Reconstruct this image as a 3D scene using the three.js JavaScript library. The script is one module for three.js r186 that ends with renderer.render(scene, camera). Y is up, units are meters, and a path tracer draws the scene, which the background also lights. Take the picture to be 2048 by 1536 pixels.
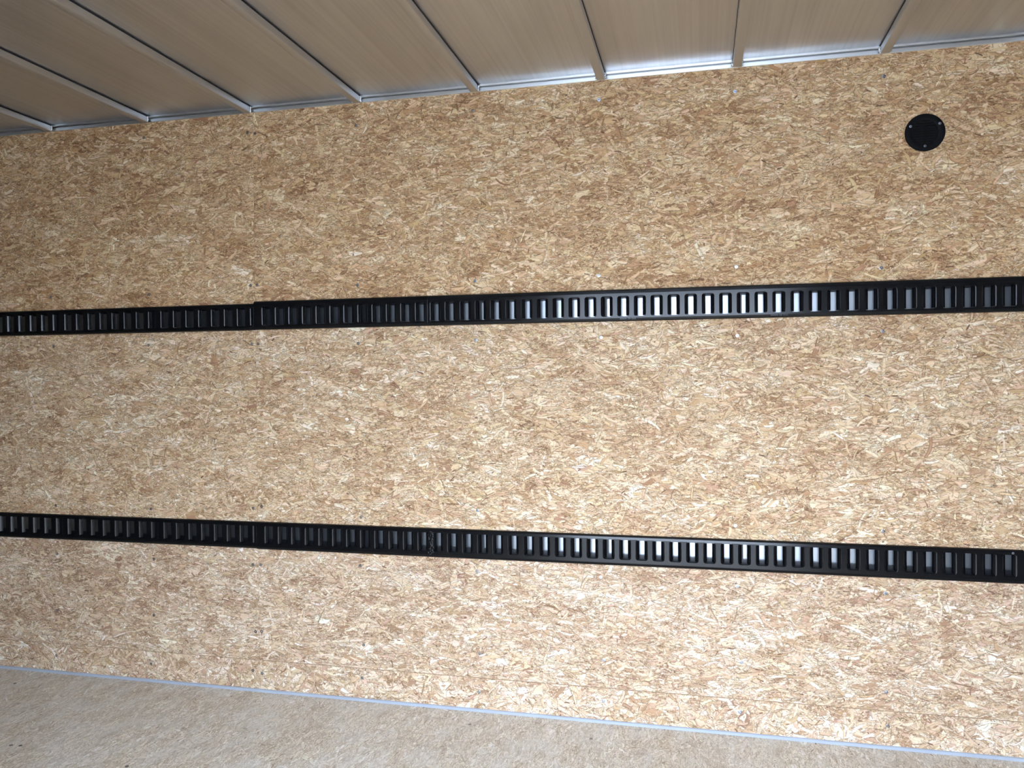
import * as THREE from 'three';
import { mergeGeometries, mergeVertices, toCreasedNormals } from 'three/addons/utils/BufferGeometryUtils.js';
import { RoundedBoxGeometry } from 'three/addons/geometries/RoundedBoxGeometry.js';
import { TextGeometry } from 'three/addons/geometries/TextGeometry.js';
import { FontLoader } from 'three/addons/loaders/FontLoader.js';

// ---------------------------------------------------------------- camera, sky, exposure
const scene = new THREE.Scene();
const camera = new THREE.PerspectiveCamera(2 * Math.atan(768 / 1599.65) * 180 / Math.PI, 2048 / 1536, 0.05, 200);
camera.rotation.order = 'YXZ';
camera.position.set(2.3323, 1.0926, 2.4952);
camera.rotation.set(-0.0126, 0.2319, -0.0092);
scene.add(camera);

// an overcast daylight sky, three times as bright overhead as at the horizon; it enters through the side doorway in which the camera stands
{ const w = 64, h = 32, d = new Float32Array(w * h * 4); for (let y = 0; y < h; y++) for (let x = 0; x < w; x++) { const up = Math.max(0, Math.sin(((y + 0.5) / h - 0.5) * Math.PI)), L = (1 + 2 * up) / 3, i = (y * w + x) * 4; d[i] = 0.85 * L; d[i + 1] = 1.0 * L; d[i + 2] = 1.24 * L; d[i + 3] = 1; }
  const t = new THREE.DataTexture(d, w, h, THREE.RGBAFormat, THREE.FloatType); t.mapping = THREE.EquirectangularReflectionMapping; t.magFilter = t.minFilter = THREE.LinearFilter; t.needsUpdate = true; scene.background = t; }
const renderer = new THREE.WebGLRenderer({ antialias: true });
renderer.toneMapping = THREE.LinearToneMapping;
renderer.toneMappingExposure = 36;
renderer.shadowMap.enabled = true;

const DOOR = { x0: 1.52, x1: 2.80, y0: 0.0, y1: 1.63 };   // side doorway in the wall behind the camera
const FLOOR = -0.005, ROOF = 2.0225, DEPTH = 2.46, XL = -3.4, XR = 5.4;
const P = 0.4064;                                          // stud and roof bow spacing

// ---------------------------------------------------------------- helpers
function rng(seed) { let s = seed >>> 0; return () => { s = (s + 0x6D2B79F5) >>> 0; let t = Math.imul(s ^ (s >>> 15), 1 | s); t = (t + Math.imul(t ^ (t >>> 7), 61 | t)) ^ t; return ((t ^ (t >>> 14)) >>> 0) / 4294967296; }; }
const taken = {};
function numbered(name) { const n = taken[name] = (taken[name] ?? -1) + 1; return n ? name + '_' + String(n).padStart(3, '0') : name; }
function mesh(name, geo, mat, parent) { const m = new THREE.Mesh(geo, mat); m.name = name; m.castShadow = m.receiveShadow = true; parent.add(m); return m; }
function top(o, label, category, group) { o.name = numbered(o.name); o.userData = { label, category }; if (group) o.userData.group = group; scene.add(o); return o; }
function struct(name, label) { const g = new THREE.Group(); g.name = name; g.userData = { kind: 'structure', label, category: name.split('_')[0] }; scene.add(g); return g; }
function box(x0, x1, y0, y1, z0, z1) { return new THREE.BoxGeometry(x1 - x0, y1 - y0, z1 - z0).translate((x0 + x1) / 2, (y0 + y1) / 2, (z0 + z1) / 2); }
function smooth(g, angle = 0.7) { g = g.index ? g.toNonIndexed() : g; g.deleteAttribute('normal'); g.deleteAttribute('uv'); return toCreasedNormals(mergeVertices(g, 1e-6), angle); }
function plain(g) { const n = g.index ? g.toNonIndexed() : g; n.deleteAttribute('uv'); return n; }

// value noise, used by every texture
function noiseField(seed) {
  const r = rng(seed), T = new Float32Array(65536); for (let i = 0; i < 65536; i++) T[i] = r();
  const at = (x, y) => T[((y & 255) << 8) | (x & 255)];
  return (x, y) => { const ix = Math.floor(x), iy = Math.floor(y), fx = x - ix, fy = y - iy, u = fx * fx * (3 - 2 * fx), v = fy * fy * (3 - 2 * fy);
    const a = at(ix, iy), b = at(ix + 1, iy), c = at(ix, iy + 1), d = at(ix + 1, iy + 1); return a + (b - a) * u + (c - a) * v + (a - b - c + d) * u * v; };
}
function texture(data, w, h, srgb) {
  const t = new THREE.DataTexture(data, w, h, THREE.RGBAFormat); if (srgb) t.colorSpace = THREE.SRGBColorSpace;
  t.magFilter = THREE.LinearFilter; t.minFilter = THREE.LinearMipmapLinearFilter; t.generateMipmaps = true; t.wrapS = t.wrapT = THREE.RepeatWrapping; t.needsUpdate = true; return t;
}

// ---------------------------------------------------------------- oriented strand board: flakes and slivers laid over one another
const WALL_RAMP = [[140, 102, 74], [180, 142, 107], [205, 172, 136], [217, 189, 154], [226, 204, 173], [240, 229, 210]];
const FLOOR_RAMP = [[146, 124, 102], [194, 175, 151], [216, 201, 179], [227, 214, 195], [234, 224, 208], [242, 237, 228]];
function osb(wM, hM, px, seed, o = {}) {
  const W = px, H = Math.max(16, Math.round(px * hM / wM)), s = W / wM / 1000;   // s: pixels per millimetre
  const r = rng(seed), N = noiseField(seed + 7), N2 = noiseField(seed + 13);
  const ramp = o.ramp ?? WALL_RAMP, warm = (o.warm ?? 0) + 1, level = o.level ?? 0, contrast = o.contrast ?? 1, spread = o.spread ?? 0.62, cross = o.cross ?? 0.26, amount = o.amount ?? 1;
  const col = new Float32Array(W * H * 3), hgt = new Float32Array(W * H);
  const tone = (t) => { t = Math.max(0, Math.min(0.999, t + level)) * (ramp.length - 1); const i = Math.floor(t), f = t - i, a = ramp[i], b = ramp[i + 1], p = (r() - 0.5) * (o.hue ?? 10), y = (r() - 0.5) * (o.hue ?? 10);
    return [a[0] + (b[0] - a[0]) * f + p * 0.5 + warm, a[1] + (b[1] - a[1]) * f - p * 0.35 + y * 0.2, a[2] + (b[2] - a[2]) * f + p * 0.2 - y - warm * 1.6]; };
  for (let i = 0; i < W * H; i++) { const c = ramp[2]; col[i * 3] = c[0]; col[i * 3 + 1] = c[1]; col[i * 3 + 2] = c[2]; }
  const place = (x, y) => 0.5 + 1.4 * (0.55 * N(x / s / 95 + 31, y / s / 40 + 8) + 0.45 * N2(x / s / 34 + 3, y / s / 17 + 61) - 0.5);   // which wood lies uppermost where
  function strand(cx, cy, L, B, a, c, z, edge, grain, bend) {
    const ca = Math.cos(a), sa = Math.sin(a), hl = L / 2, hb = B / 2, k = r() * 200, ragged = 0.3 + r() * 0.6, taper = r() * 0.9, cut = (r() - 0.5) * 1.4, side = r() < 0.5 ? 1 : -1, both = r() < 0.35;
    const sag = Math.abs(bend) * hl * hl, ex = Math.abs(ca) * hl + Math.abs(sa) * (hb + sag) + 2, ey = Math.abs(sa) * hl + Math.abs(ca) * (hb + sag) + 2;
    const X0 = Math.floor(cx - ex), X1 = Math.ceil(cx + ex), Y0 = Math.floor(cy - ey), Y1 = Math.ceil(cy + ey), line = edge > 0 ? 1.15 : -9;
    for (let y = Y0; y <= Y1; y++) for (let x = X0; x <= X1; x++) {
      const dx = x - cx, dy = y - cy, u = dx * ca + dy * sa, v = -dx * sa + dy * ca + bend * u * u;
      const e = hl + (N(k + v * 0.6, k) - 0.5) * ragged * B * 0.9 + cut * v - Math.abs(u);
      const w = hb * (1 - taper * Math.pow(Math.abs(u) / hl, 3)) + (N(u * 0.22 + k, k * 3) - 0.5) * ragged * B * 0.4 - Math.abs(v);
      const m = Math.min(e, w); if (m < -0.5) continue;
      const xi = o.wrap ? (x % W + W) % W : x, yi = o.wrap ? (y % H + H) % H : y; if (xi < 0 || yi < 0 || xi >= W || yi >= H) continue;
      const al = Math.min(1, m + 0.5), i = yi * W + xi;
      let g = 1 + ((N2(v * 1.3 + k, u * 0.05 + k) - 0.5) * 0.14 + (N2(v * 0.4 + k, u * 0.02) - 0.5) * 0.12) * grain;
      if (m < line && (both || v * side > 0 || e < w)) g *= 1 - edge;
      col[i * 3] += (c[0] * g - col[i * 3]) * al; col[i * 3 + 1] += (c[1] * Math.pow(g, 1.12) - col[i * 3 + 1]) * al; col[i * 3 + 2] += (c[2] * Math.pow(g, 1.28) - col[i * 3 + 2]) * al;
      hgt[i] += (z + Math.min(1, Math.max(0, m) / 2.5) * 0.35 - hgt[i]) * al;
    }
  }
  const area = wM * hM, dir = () => (r() < cross ? (r() - 0.5) * Math.PI : (r() + r() + r() - 1.5) * spread);
  const lay = (perM2, len, wid, edge, mix, add, grain, z, where) => { for (let n = Math.round(perM2 * area); n--;) {
    const cx = r() * W, cy = r() * H, d = place(cx, cy); if (where && r() > where(d, cx, cy)) continue;
    const L = (len[0] + (len[1] - len[0]) * Math.pow(r(), 1.8)) * s, B = (wid[0] + (wid[1] - wid[0]) * Math.pow(r(), 1.7)) * s;
    strand(cx, cy, L, B, dir(), tone(d * mix + (r() * 1.12 - 0.05) * (1 - mix) + add), z * (0.4 + 0.6 * r()), Math.min(0.6, edge * (0.2 + 0.9 * r()) * contrast), grain, (r() - 0.5) * 1.1 / Math.max(L, 5)); } };
  const busy = (d, x, y) => Math.max(0.06, 2.4 * N(x / s / 52 + 77, y / s / 30 + 5) - 0.7);
  lay(2600, [40, 120], [12, 36], 0.3, 0.4, 0.04, 1.2, 0.5);
  lay(9000, [18, 74], [5, 17], 0.36, 0.45, 0.02, 1.1, 0.6);
  lay(15000 * amount, [9, 42], [2.6, 8.5], 0.4, 0.4, 0.02, 1, 0.75);
  lay(16000 * amount, [6, 24], [1.7, 4], 0.42, 0.35, 0.03, 0.9, 0.9, busy);
  // big smooth flakes that reached the surface, and medium ones over them
  lay(o.flakes ?? 800, [26, 92], [8, 26], 0.34, 0.35, 0.07, 0.8, 0.95);
  lay(4600, [12, 58], [2.6, 11], 0.4, 0.35, 0.06, 0.9, 1);
  // pale slivers, then thin brown bark threads
  lay(16000 * amount, [4, 20], [1.3, 2.6], 0.36, 0.25, 0.14, 0.8, 1, busy);
  lay(13000 * amount, [4, 24], [0.9, 1.5], 0, 0.2, -0.36, 0.6, 0.1, (d, x, y) => 0.25 + 0.6 * busy(d, x, y));
  for (let n = Math.round((o.bark ?? 300) * area); n--;) { const t = r(); strand(r() * W, r() * H, (5 + 26 * r() * r()) * s, (1.2 + 2.6 * r()) * s, dir(), [116 + 48 * t, 80 + 40 * t, 54 + 32 * t], 0.1, 0.2, 1, (r() - 0.5) * 0.02); }
  for (let n = Math.round((o.knots ?? 420) * area); n--;) strand(r() * W, r() * H, (1.5 + 4 * r()) * s, (1.2 + 1.2 * r()) * s, r() * 3, [86, 58, 42], 0, 0, 0, 0);
  if (o.after) o.after(col, W, H, s, N, N2);
  const c8 = new Uint8Array(W * H * 4), h8 = new Uint8Array(W * H * 4);
  for (let i = 0; i < W * H; i++) { for (let k = 0; k < 3; k++) c8[i * 4 + k] = Math.max(8, Math.min(250, col[i * 3 + k])); c8[i * 4 + 3] = 255; const b = Math.max(0, Math.min(255, hgt[i] * 190)); h8[i * 4] = h8[i * 4 + 1] = h8[i * 4 + 2] = b; h8[i * 4 + 3] = 255; }
  return { map: texture(c8, W, H, true), bump: texture(h8, W, H, false) };
}
function osbMaterial(wM, hM, px, seed, o) { const t = osb(wM, hM, px, seed, o); return new THREE.MeshStandardMaterial({ map: t.map, bumpMap: t.bump, bumpScale: o?.bumpScale ?? 0.00022, roughness: o?.roughness ?? 0.78, metalness: 0 }); }
// a board whose uv runs once over the sheet in metres
function boardGeometry(x0, x1, y0, y1, z0, z1, uv) { const g = box(x0, x1, y0, y1, z0, z1), p = g.attributes.position, t = g.attributes.uv; for (let i = 0; i < p.count; i++) { const [u, v] = uv(p.getX(i), p.getY(i), p.getZ(i)); t.setXY(i, u, v); } return g; }

// ---------------------------------------------------------------- metals, paint, plastic
const M = {};
// streaks of reflected light painted into the bare sheet colour, running from wall to wall
const sheet = (() => { const w = 1024, h = 256, N = noiseField(501), d = new Uint8Array(w * h * 4); for (let y = 0; y < h; y++) for (let x = 0; x < w; x++) { const q = Math.round(255 * (0.83 + 0.045 * N(x * 0.16, y * 0.012) + 0.025 * N(x * 0.45 + 60, y * 0.01) + 0.05 * N(x * 0.03 + 9, y * 0.03 + 5))), i = (y * w + x) * 4; d[i] = d[i + 1] = d[i + 2] = q; d[i + 3] = 255; } return texture(d, w, h, true); })();
M.roofSkin = new THREE.MeshStandardMaterial({ map: sheet, color: new THREE.Color().setRGB(0.78, 0.81, 0.85), metalness: 1, roughness: 0.34 });
M.outerSkin = new THREE.MeshStandardMaterial({ color: new THREE.Color().setRGB(0.36, 0.385, 0.41), metalness: 1, roughness: 0.34 });
M.aluminium = new THREE.MeshStandardMaterial({ color: new THREE.Color().setRGB(0.72, 0.73, 0.74), metalness: 1, roughness: 0.33 });
M.bow = new THREE.MeshStandardMaterial({ color: new THREE.Color().setRGB(0.58, 0.60, 0.62), metalness: 1, roughness: 0.4 });
M.weld = new THREE.MeshStandardMaterial({ color: new THREE.Color().setRGB(0.85, 0.86, 0.88), metalness: 1, roughness: 0.22 });
M.zinc = new THREE.MeshStandardMaterial({ color: new THREE.Color().setRGB(0.34, 0.385, 0.45), metalness: 1, roughness: 0.26 });
M.gasket = new THREE.MeshStandardMaterial({ color: new THREE.Color().setRGB(0.008, 0.008, 0.012), roughness: 0.7 });
M.blackPaint = new THREE.MeshPhysicalMaterial({ color: new THREE.Color().setRGB(0.003, 0.0034, 0.0045), roughness: 0.18, metalness: 0, specularIntensity: 0.55 });
M.blackSteel = new THREE.MeshStandardMaterial({ color: new THREE.Color().setRGB(0.004, 0.005, 0.008), roughness: 0.4 });
M.plastic = new THREE.MeshPhysicalMaterial({ color: new THREE.Color().setRGB(0.003, 0.003, 0.0036), roughness: 0.6, specularIntensity: 0.3 });
M.trim = new THREE.MeshStandardMaterial({ color: new THREE.Color().setRGB(0.36, 0.40, 0.465), roughness: 0.45 });  // floor strip: blue of the reflected sky put into the base colour
M.asphalt = new THREE.MeshStandardMaterial({ color: new THREE.Color().setRGB(0.15, 0.15, 0.15), roughness: 0.95 });
M.bounceLining = new THREE.MeshStandardMaterial({ color: new THREE.Color().setRGB(0.78, 0.775, 0.76), roughness: 0.5 });  // lining added to the unseen walls to raise the bounced light
M.jointWood = new THREE.MeshStandardMaterial({ color: new THREE.Color().setRGB(0.30, 0.20, 0.12), roughness: 0.9 });

// ---------------------------------------------------------------- the room shell
const SEAM = 0.832, B1 = SEAM + 2.438;
const wall = struct('wall_back', 'long strand board wall carrying two black slotted rails');
const rows = [[0.1056, 0.503, 11, { warm: -4, level: -0.01 }], [0.580, 1.262, 23, {}], [1.342, 2.0016, 37, { warm: 3, level: -0.08, contrast: 0.95 }], [FLOOR + 0.001, 0.1032, 53, { warm: -4, level: -0.01, amount: 0.45, flakes: 1500, spread: 1.0, cross: 0.45 }]];
const boards = {};
rows.forEach(([y0, y1, seed, o], i) => {
  const h = y1 - y0;
  const right = osbMaterial(2.438, h, 2048, seed, o), leftM = osbMaterial(1.219, h, 1024, seed + 100, { ...o, wrap: true });
  boards['r' + i] = mesh('wall_board', boardGeometry(SEAM + 0.0006, B1, y0, y1, -0.0105, 0, (x, y) => [(x - SEAM) / 2.438, (y - y0) / h]), right, wall);
  boards['l' + i] = mesh('wall_board', boardGeometry(SEAM - 2.438, SEAM - 0.0006, y0, y1, -0.0105, 0, (x, y) => [(x - SEAM) / 1.219, (y - y0) / h]), leftM, wall);
  mesh('wall_board', boardGeometry(B1 + 0.001, XR, y0, y1, -0.0105, 0, (x, y) => [(x - B1) / 1.219, (y - y0) / h]), leftM, wall);
  mesh('wall_board', boardGeometry(XL, SEAM - 2.439, y0, y1, -0.0105, 0, (x, y) => [(x - SEAM) / 1.219, (y - y0) / h]), leftM, wall);
});
mesh('outer_skin', box(XL, XR, FLOOR, ROOF + 0.02, -0.028, -0.025), M.outerSkin, wall);
for (let k = -8; k <= 11; k++) mesh('stud', box(k * P - 0.015 + (k === 3 ? 0.006 : 0), k * P + 0.015 + (k === 3 ? 0.006 : 0), FLOOR + 0.001, 2.0, -0.0245, -0.0107), M.blackSteel, wall);

mesh('wall_board', boardGeometry(3.2365, XR, 0.503, 0.580, -0.0105, 0, (x, y) => [x / 1.219, y / 0.68]), boards.l1.material, wall);
// black steel girts that carry the rails, seen through the slots
for (const [y0, y1] of [[1.3253, 1.36], [0.470, 0.5247]]) mesh('girt', box(XL, XR, y0, y1, -0.0248, -0.0125), M.blackSteel, wall);

// wood seen at the bottom of the board joints
mesh('joint_strip', box(XL, XR, 0.1032, 0.1056, -0.0105, -0.0014), M.jointWood, wall);
for (const [y0, y1] of rows) mesh('joint_strip', box(SEAM - 0.0006, SEAM + 0.0006, y0, y1, -0.0105, -0.0008), M.jointWood, wall);

const front = struct('wall_front', 'wall with the open side doorway, white lining added for bounce light');
const tiled = (x, y, z) => [x / 1.22, y / 1.22];
mesh('wall_board', boardGeometry(XL, DOOR.x0, FLOOR, ROOF, DEPTH, DEPTH + 0.05, tiled), M.bounceLining, front);
mesh('wall_board', boardGeometry(DOOR.x1, XR, FLOOR, ROOF, DEPTH, DEPTH + 0.05, tiled), M.bounceLining, front);
mesh('wall_board', boardGeometry(DOOR.x0, DOOR.x1, DOOR.y1, ROOF, DEPTH, DEPTH + 0.05, tiled), M.bounceLining, front);
const endL = struct('wall_left', 'end wall of the trailer, white lining added for bounce light'), endR = struct('wall_right', 'end wall beyond the vent, white lining added for bounce light');
mesh('wall_board', boardGeometry(XL - 0.05, XL, FLOOR, ROOF, -0.03, DEPTH + 0.05, (x, y, z) => [z / 1.22, y / 1.22]), M.bounceLining, endL);
mesh('wall_board', boardGeometry(XR, XR + 0.05, FLOOR, ROOF, -0.03, DEPTH + 0.05, (x, y, z) => [z / 1.22, y / 1.22]), M.bounceLining, endR);

// floor: grey worn strand board sheets
const floorMap = { ramp: FLOOR_RAMP, wrap: true, spread: 0.5, contrast: 0.85, hue: 9, flakes: 150, bark: 160, knots: 300, bumpScale: 0.00012, roughness: 0.5,
  after(col, W, H, s, N, N2) { for (let y = 0; y < H; y++) for (let x = 0; x < W; x++) { const i = (y * W + x) * 3, d = 0.62 * N(x / s / 70, y / s / 44) + 0.38 * N2(x / s / 11, y / s / 8), k = 0.1 + 0.62 * Math.pow(d, 1.5); // grey tracked-in dust with own grain, paled to paint in a reflected sheen
    col[i] += (218 - col[i]) * k; col[i + 1] += (216 - col[i + 1]) * k; col[i + 2] += (211 - col[i + 2]) * k; } } };
const floorMat = osbMaterial(2.438, 1.219, 2048, 401, floorMap);
const floor = struct('floor', 'grey worn strand board floor');
const FJ = [XL - 0.05, SEAM - 2.2, SEAM + 0.238, SEAM + 2.676, XR + 0.05];
for (let i = 0; i < 4; i++) for (let j = 0; j < 2; j++) mesh('floor_board', boardGeometry(FJ[i] + 0.0004, FJ[i + 1] - 0.0004, FLOOR - 0.018, FLOOR, j ? 1.2404 : -0.03, j ? DEPTH + 0.05 : 1.2396, (x, y, z) => [(z - 1.24) / 2.438 + 0.13 * i, (x - FJ[i]) / 1.219 + 0.37 * i]), floorMat, floor);

// ceiling: bare aluminium sheet over roof bows
const ceiling = mesh('ceiling', boardGeometry(XL - 0.05, XR + 0.05, ROOF, ROOF + 0.004, -0.03, DEPTH + 0.05, (x, y, z) => [x / 1.0, z / 2.5]), M.roofSkin, scene);
ceiling.userData = { kind: 'structure', label: 'bare aluminium roof sheet', category: 'ceiling' };

// metal rail along the head of the wall: upright lip, groove, ledge
function profileX(points, x0, x1, angle = 0.6) { const s = new THREE.Shape(points.map(([z, y]) => new THREE.Vector2(-z, y))); const g = new THREE.ExtrudeGeometry(s, { depth: x1 - x0, bevelEnabled: false, steps: 1 }); g.rotateY(Math.PI / 2).translate(x0, 0, 0); return smooth(g, angle); }
const headRail = mesh('trim_1', profileX([[-0.010, 2.0016], [0.0035, 2.0016], [0.0042, 2.0024], [0.0042, 2.0118], [0.003, 2.0128], [-0.001, 2.0130], [-0.001, 2.0148], [0.011, 2.0160], [0.012, 2.0172], [0.012, 2.0190], [0.009, 2.0196], [0.009, ROOF], [-0.010, ROOF]], XL, XR), M.aluminium, scene);
headRail.userData = { kind: 'structure', label: 'aluminium rail along the top of the strand board wall', category: 'trim' };
const base = mesh('baseboard_back', profileX([[0.0, FLOOR], [0.0, 0.004], [0.0035, 0.0042], [0.0062, 0.0018], [0.0068, FLOOR]], XL, XR, 0.3), M.trim, scene);
base.userData = { kind: 'structure', label: 'narrow strip between wall and floor, painted pale blue for reflected sky', category: 'baseboard' };
const endTrim = mesh('trim_2', profileX([[0, FLOOR], [0.015, FLOOR], [0.016, 0.587], [0, 0.588]], 3.2052, 3.236), M.aluminium, scene);
endTrim.userData = { kind: 'structure', label: 'upright grey metal strip at the right end of the lower rail', category: 'trim' };

// what lies outside the doorway
const ground = mesh('ground', box(-30, 34, -0.62, -0.6, -26, 34), M.asphalt, scene); ground.userData = { kind: 'structure', label: 'paved yard outside the doorway', category: 'ground' };
const sill = mesh('trim_3', box(DOOR.x0, DOOR.x1, FLOOR - 0.05, FLOOR - 0.0005, DEPTH + 0.051, DEPTH + 0.06), M.aluminium, scene); sill.userData = { kind: 'structure', label: 'metal sill of the side doorway', category: 'trim' };

// ---------------------------------------------------------------- screws
function crossScrew(R, rim, dome, hole) {   // head facing +z with a cross-shaped drive recess
  const n = 24, ring = [], pos = [], idx = [];
  const rings = [[0, -hole, 0], [0.30, -hole, 1], [0.40, dome, 1], [0.62, dome * 0.96, 0], [0.86, dome * 0.62, 0], [1.0, dome * 0.1, 0], [1.0, -rim, 0]];
  for (const [q, z, star] of rings) { const at = pos.length / 3; for (let i = 0; i < n; i++) { const a = i / n * Math.PI * 2, k = star ? (Math.abs(((a / (Math.PI / 2)) % 1) - 0.5) > 0.32 ? 1.22 : 0.45) : 1; pos.push(Math.cos(a) * R * q * k, Math.sin(a) * R * q * k, z); } ring.push(at); }
  for (let k = 0; k + 1 < rings.length; k++) for (let i = 0; i < n; i++) { const j = (i + 1) % n, a = ring[k] + i, b = ring[k] + j, c = ring[k + 1] + i, d = ring[k + 1] + j; idx.push(a, c, d, a, d, b); }
  const g = new THREE.BufferGeometry(); g.setAttribute('position', new THREE.Float32BufferAttribute(pos, 3)); g.setIndex(idx); return toCreasedNormals(mergeVertices(g, 1e-7), 0.6);
}
const screwHead = crossScrew(0.0056, 0.002, 0.0011, 0.0016);
const screwAt = [ // board, x, y as surveyed on the wall
  ['l2',0.397,1.950], ['l2',0.811,1.936], ['r2',0.840,1.931], ['r2',1.215,1.928], ['r2',1.622,1.944], ['r2',2.029,1.943], ['r2',2.437,1.932], ['r2',2.850,1.938], ['l2',-0.010,1.393], ['l2',0.409,1.389], ['l2',0.815,1.407], ['r2',0.840,1.408], ['r2',1.214,1.395], ['r2',1.623,1.394], ['r2',2.024,1.397], ['r2',2.438,1.408], ['r2',2.841,1.389], ['l1',-0.001,1.210], ['l1',0.404,1.208], ['l1',0.817,1.205], ['r1',0.841,1.205], ['r1',1.215,1.200], ['r1',1.624,1.203], ['r1',2.030,1.204], ['r1',2.440,1.201], ['r1',2.844,1.206], ['l1',-0.003,0.620], ['l1',0.404,0.619], ['l1',0.813,0.634], ['r1',0.846,0.641], ['r1',1.217,0.616], ['r1',1.624,0.650], ['r1',2.024,0.630], ['r1',2.431,0.629], ['r1',2.843,0.626], ['l0',-0.001,0.439], ['l0',0.414,0.438], ['l0',0.810,0.436], ['r0',0.840,0.437], ['r0',1.213,0.451], ['r0',1.621,0.452], ['r0',2.023,0.453], ['r0',2.435,0.446], ['r0',2.849,0.447], ['l0',-0.002,0.228], ['l0',0.410,0.236], ['l0',0.816,0.203], ['r0',0.840,0.205], ['r0',1.221,0.184], ['r0',1.627,0.184], ['r0',2.031,0.193], ['r0',2.446,0.216], ['r0',2.850,0.160], ['l3',-0.011,0.059], ['l3',0.395,0.059], ['l3',0.804,0.066], ['r3',0.840,0.059], ['r3',1.214,0.072], ['r3',1.623,0.058], ['r3',2.029,0.063], ['r3',2.441,0.065], ['r3',2.855,0.061]];
const spin = rng(5);
for (const [b, x, y] of screwAt) { const m = mesh('screw', screwHead, M.zinc, boards[b]); m.position.set(x, y, -0.0002 - 0.0003 * spin()); m.rotation.set((spin() - 0.5) * 0.10, (spin() - 0.5) * 0.10, spin() * 1.5); }
for (const [x, z] of [[-0.078, 0.119], [0.316, 0.525], [0.346, 0.521], [0.749, 0.563], [2.005, 0.118], [1.62, 0.10]]) { const m = mesh('screw', screwHead, M.zinc, floor); m.position.set(x, FLOOR - 0.0002, z); m.rotation.set(-Math.PI / 2, 0, spin()); }

// ---------------------------------------------------------------- slotted cargo rails
const font = await new FontLoader().loadAsync('fonts/droid/droid_sans_bold.typeface.json');
const T = 0.012, PITCH = 0.0508;
function roundedHole(x0, x1, y0, y1, r) { const h = new THREE.Path(); h.moveTo(x0 + r, y0); h.lineTo(x1 - r, y0); h.absarc(x1 - r, y0 + r, r, -Math.PI / 2, 0, false); h.lineTo(x1, y1 - r); h.absarc(x1 - r, y1 - r, r, 0, Math.PI / 2, false); h.lineTo(x0 + r, y1); h.absarc(x0 + r, y1 - r, r, Math.PI / 2, Math.PI, false); h.lineTo(x0, y0 + r); h.absarc(x0 + r, y0 + r, r, Math.PI, Math.PI * 1.5, false); return h; }
const lipShape = new THREE.Shape(); { const o = [], n = 6, x = 0.0175, r0 = 0.0040, r1 = 0.0022, end = 55 * Math.PI / 180, at = (r, a) => [x - r * Math.sin(a), -r0 + r * Math.cos(a)];   // tight bend, then a steep straight tongue
  for (let i = 0; i <= n; i++) o.push(at(r0, end * i / n)); const [px, pz] = at(r0, end), [qx, qz] = at(r1, end), run = 0.0112; o.push([px - run * Math.cos(end), pz - run * Math.sin(end)], [qx - run * Math.cos(end), qz - run * Math.sin(end)]);
  for (let i = n; i >= 0; i--) o.push(at(r1, end * i / n)); lipShape.setFromPoints(o.map((p) => new THREE.Vector2(...p))); }
const LIP = 0.0580;
const lipR = smooth(new THREE.ExtrudeGeometry(lipShape, { depth: LIP, bevelEnabled: false }).rotateX(-Math.PI / 2).scale(1, 1, -1).translate(0, -LIP / 2, 0), 0.5);
const lipL = lipR.clone().scale(-1, 1, 1); for (const g of [lipR, lipL]) { g.computeBoundingBox(); }
function fixWinding(g) { const p = g.attributes.position, n = g.attributes.normal, a = new THREE.Vector3(), b = new THREE.Vector3(), c = new THREE.Vector3(), m = new THREE.Vector3(); for (let i = 0; i < p.count; i += 3) { a.fromBufferAttribute(p, i); b.fromBufferAttribute(p, i + 1); c.fromBufferAttribute(p, i + 2); m.fromBufferAttribute(n, i); if (b.clone().sub(a).cross(c.clone().sub(a)).dot(m) < 0) { for (const at of [p, n]) for (let k = 0; k < 3; k++) { const s = at.array[(i + 1) * 3 + k]; at.array[(i + 1) * 3 + k] = at.array[(i + 2) * 3 + k]; at.array[(i + 2) * 3 + k] = s; } } } return g; }
fixWinding(lipL); fixWinding(lipR);
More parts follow.
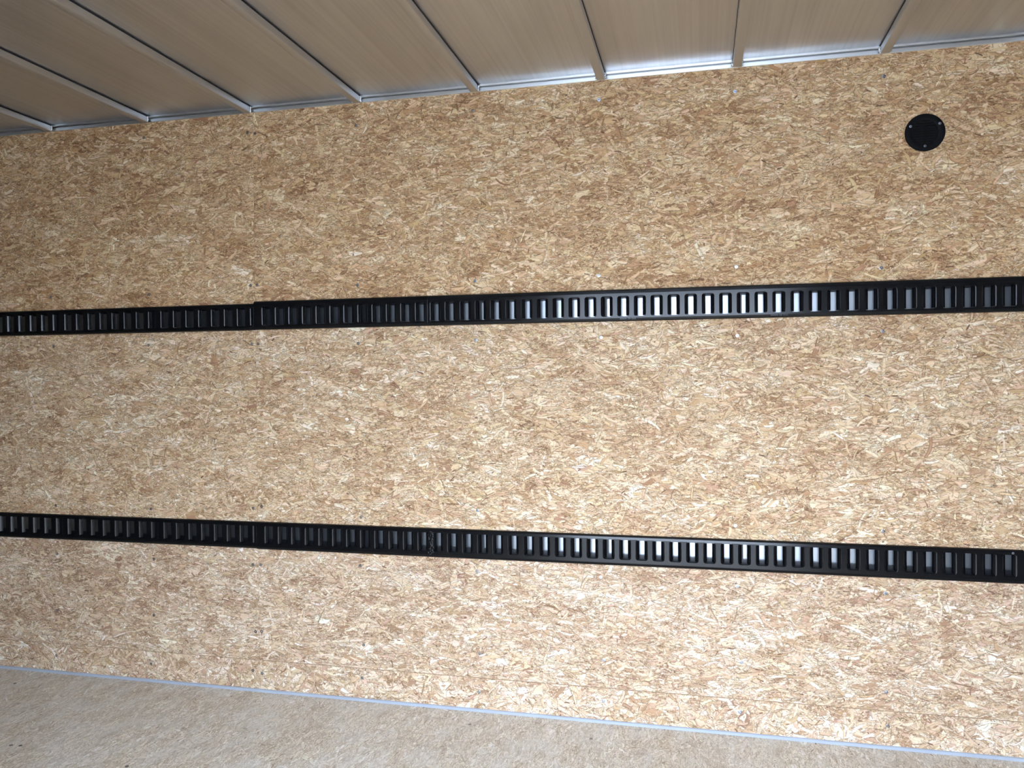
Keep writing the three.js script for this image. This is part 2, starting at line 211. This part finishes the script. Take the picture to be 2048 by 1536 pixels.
function rail({ label, x0, x1, y0, y1, slotY, centers, lift = 0, texts = [], half, welds = [], rivets = [] }) {
  const g = new THREE.Group(); g.name = 'cargo_rail'; g.position.set(x0, y0, 0); top(g, label, 'cargo rail', 'black slotted rails on the strand board wall');
  const L = x1 - x0, H = y1 - y0, rt = 0.0135, rb = 0.0105, rz = 0.0095, t = 0.0018, f = T + lift, e = 0.0007;
  const face = new THREE.Shape([[0, rb - 0.0012], [L, rb - 0.0012], [L, H - rt + 0.0012], [0, H - rt + 0.0012]].map((p) => new THREE.Vector2(...p)));
  const sy = slotY - y0, hs = 0.0312, hw = 0.0178;
  for (const c of centers) face.holes.push(roundedHole(c - hw - x0, c + hw - x0, sy - hs, sy + hs, 0.0075));
  if (half) face.holes.push(roundedHole(half - hw - x0, L - 0.0016, sy - hs, sy + hs, 0.004));
  const plate = new THREE.ExtrudeGeometry(face, { depth: t - 2 * e, bevelEnabled: true, bevelThickness: e, bevelSize: e, bevelOffset: -e, bevelSegments: 2, curveSegments: 5 }).translate(0, 0, f - t + e);
  const parts = [plain(smooth(plate, 0.15))];
  for (const up of [0, 1]) { const o = [], n = 10, r = up ? rt : rb, cy = up ? H - r : r, s = up ? 1 : -1, at = (q, a) => [f - rz + (rz - q) * Math.sin(a), cy + s * (r - q) * Math.cos(a)];   // edges rolled back to the wall
    for (let i = 0; i <= n; i++) o.push(at(0, Math.PI / 2 * (1 - i / n)));
    o.push([0.0002, cy + s * r], [0.0002, cy + s * (r - t)]);
    for (let i = n; i >= 0; i--) o.push(at(t, Math.PI / 2 * (1 - i / n)));
    parts.push(plain(profileX(o, 0, L, 0.5))); }
  const geo = mergeGeometries(parts); { const p = geo.attributes.position, uv = new Float32Array(p.count * 2); for (let i = 0; i < p.count; i++) { uv[i * 2] = (p.getX(i) + x0) / 0.8; uv[i * 2 + 1] = p.getY(i) / 0.2; } geo.setAttribute('uv', new THREE.BufferAttribute(uv, 2)); }
  mesh('rail_face', geo, M.blackPaint, g);
  for (const c of centers) for (const lip of [lipL, lipR]) mesh('slot_lip', lip, M.blackPaint, g).position.set(c - x0, sy, f);
  if (half) mesh('slot_lip', lipL, M.blackPaint, g).position.set(half - x0, sy, f);
  for (const [tx, ty] of texts) { const tg = new TextGeometry('MADE IN USA', { font, size: 0.0056, depth: 0.0006, curveSegments: 2 }); tg.computeBoundingBox(); tg.translate(-tg.boundingBox.max.x / 2, 0, 0); mesh('lettering', tg, M.blackPaint, g).position.set(tx - x0, ty - y0, f - 0.0001); }
  for (const [wx, q] of welds) { const R = rng(Math.round(wx * 1000)), w = []; for (let i = 0; i < 90; i++) { const s = new THREE.IcosahedronGeometry(0.0012 + 0.0018 * R() * q, 1); s.scale(1 + R(), 1.2 + R(), 0.45); s.translate(wx - x0 + (R() + R() - 1) * 0.009 * q, 0.008 + (H - 0.018) * R(), f - 0.0004); w.push(plain(s)); } mesh('weld_bead', mergeGeometries(w), M.blackPaint, g); }
  for (const [rx, ry] of rivets) { const m = mesh('screw', crossScrew(0.0034, 0.002, 0.0012, 0.001), M.zinc, g); m.position.set(rx - x0, ry - y0, f + 0.0004); }
  return g;
}
const span = (a, b, from) => { const o = []; for (let k = Math.ceil((a - from) / PITCH - 1e-6); from + k * PITCH <= b + 1e-6; k++) o.push(from + k * PITCH); return o; };
const J1 = 0.8325, J2 = 1.4655;
rail({ label: 'upper black slotted rail at the left edge, ending at the panel seam', x0: XL + 0.005, x1: J1 - 0.0006, y0: 1.2515, y1: 1.3445, slotY: 1.2975, centers: span(XL + 0.04, 0.79, 0.8355), half: 0.8355 });
rail({ label: 'short middle piece of the upper black slotted rail, right of the panel seam', x0: J1, x1: J2 - 0.0006, y0: 1.2525, y1: 1.3512, slotY: 1.2985, centers: span(0.87, 1.445, 1.440), lift: 0.0015 });
rail({ label: 'long right piece of the upper black slotted rail, under the round vent', x0: J2, x1: XR - 0.005, y0: 1.2525, y1: 1.3512, slotY: 1.2985, centers: span(1.48, XR - 0.04, 2.2532), lift: 0.0015, texts: [[1.878, 1.3325], [2.115, 1.2575], [2.322, 1.3325], [2.559, 1.2575], [3.03, 1.2575]], });
rail({ label: 'lower black slotted rail at the left edge, ending at the panel seam', x0: XL + 0.005, x1: J1 - 0.0006, y0: 0.4945, y1: 0.588, slotY: 0.5455, centers: span(XL + 0.04, 0.79, 0.8355), half: 0.8355 });
rail({ label: 'short middle piece of the lower black slotted rail, ending at the rough weld', x0: J1, x1: J2 - 0.0006, y0: 0.4930, y1: 0.5885, slotY: 0.545, centers: span(0.87, 1.445, 1.440), lift: 0.0008, texts: [[1.333, 0.5030]] });
rail({ label: 'long right piece of the lower black slotted rail, right of the rough weld', x0: J2, x1: 3.2045, y0: 0.4930, y1: 0.5885, slotY: 0.545, centers: span(1.48, 3.19, 2.2532), lift: 0.0008, texts: [[1.80, 0.5030], [2.272, 0.5030], [2.71, 0.5030]], welds: [[J2 + 0.001, 1]], rivets: [[3.176, 0.5800]] });

// ---------------------------------------------------------------- round vent
{
  const g = new THREE.Group(); g.name = 'round_vent'; g.position.set(2.957, 1.7685, 0); top(g, 'round black louvred vent with three screws, high on the right of the wall', 'vent');
  const lathe = (pts, n = 64) => smooth(new THREE.LatheGeometry(pts.map((p) => new THREE.Vector2(...p)), n).rotateX(Math.PI / 2), 0.6);
  mesh('rim', lathe([[0.0335, 0.0004], [0.0345, 0.0036], [0.0365, 0.0046], [0.0475, 0.0048], [0.0515, 0.0038], [0.0532, 0.0018], [0.0534, 0.0002], [0.0335, 0.0002]]), M.plastic, g);
  mesh('backing', new THREE.CylinderGeometry(0.0345, 0.0345, 0.0006, 48).rotateX(Math.PI / 2).translate(0, 0, 0.0005), M.plastic, g);
  for (let i = -4; i <= 4; i++) { const y = i * 0.0074, hl = Math.sqrt(0.0345 ** 2 - y * y); const m = mesh('slat', new RoundedBoxGeometry(2 * hl, 0.0046, 0.0014, 2, 0.0005), M.plastic, g); m.position.set(0, y, 0.0028); m.rotation.x = 0.6; }
  mesh('mullion', new RoundedBoxGeometry(0.0045, 0.068, 0.0012, 2, 0.0005).translate(0, 0, 0.0046), M.plastic, g);
  const head = crossScrew(0.0041, 0.003, 0.0016, 0.0012);
  for (const [x, y] of [[-0.0385, 0.0185], [0.0375, 0.0215], [-0.001, -0.0395]]) mesh('screw', head, M.zinc, g).position.set(x, y, 0.0058);
}

// ---------------------------------------------------------------- roof bows
const bowGeo = (() => { const w = 0.0126, y0 = -0.0195, r = 0.0013, s = new THREE.Shape(); s.moveTo(-w, 0); s.lineTo(-w, y0 + r); s.absarc(-w + r, y0 + r, r, Math.PI, Math.PI * 1.5, false); s.lineTo(w - r, y0); s.absarc(w - r, y0 + r, r, -Math.PI / 2, 0, false); s.lineTo(w, 0); s.closePath(); return smooth(new THREE.ExtrudeGeometry(s, { depth: DEPTH - 0.014, bevelEnabled: false, curveSegments: 4 }), 0.5); })();
{ const p = bowGeo.attributes.position, uv = new Float32Array(p.count * 2); for (let i = 0; i < p.count; i++) { uv[i * 2] = p.getZ(i) / 0.3; uv[i * 2 + 1] = (p.getX(i) + p.getY(i)) / 0.3; } bowGeo.setAttribute('uv', new THREE.BufferAttribute(uv, 2)); }
const gasketGeo = box(-0.0137, 0.0137, 0, 0.0040, 0, DEPTH - 0.014);
function bead(seed) { const R = rng(seed), w = []; for (let i = 0; i < 9; i++) { const s = new THREE.IcosahedronGeometry(0.0016 + 0.0014 * R(), 1); s.scale(1, 1.3, 1); s.translate((R() - 0.5) * 0.003, -0.001 - 0.015 * i / 8, (R() - 0.5) * 0.003); w.push(plain(s)); } return mergeGeometries(w); }
function fillBow(g, k) {
  mesh('bow_tube', bowGeo, M.bow, g).position.y = -0.0042; mesh('gasket', gasketGeo, M.gasket, g).position.y = -0.0041;
  for (const s of [-1, 1]) { const m = mesh('weld_bead', bead(900 + k * 2 + s), M.weld, g); m.position.set(s * 0.0145, -0.004, 0.001); }
}
const bowLabels = ['leftmost metal roof bow, cut off by the left edge of the photo', 'second metal roof bow from the left edge', 'third metal roof bow from the left edge', 'fourth metal roof bow, just right of the panel seam', 'fifth metal roof bow from the left edge', 'sixth metal roof bow, steeply slanted, left of the upright one', 'metal roof bow that runs straight up in the photo', 'rightmost metal roof bow, nearest to the round vent'];
for (let k = -8; k <= 12; k++) {
  const g = new THREE.Group(); g.name = 'roof_bow'; g.position.set(k * P + 0.0052, ROOF - 0.0002, 0.0135);
  if (k >= 0 && k <= 7) top(g, bowLabels[k], 'roof bow', 'metal roof bows under the ceiling sheet'); else ceiling.add(g);
  fillBow(g, k);
}

renderer.render(scene, camera);
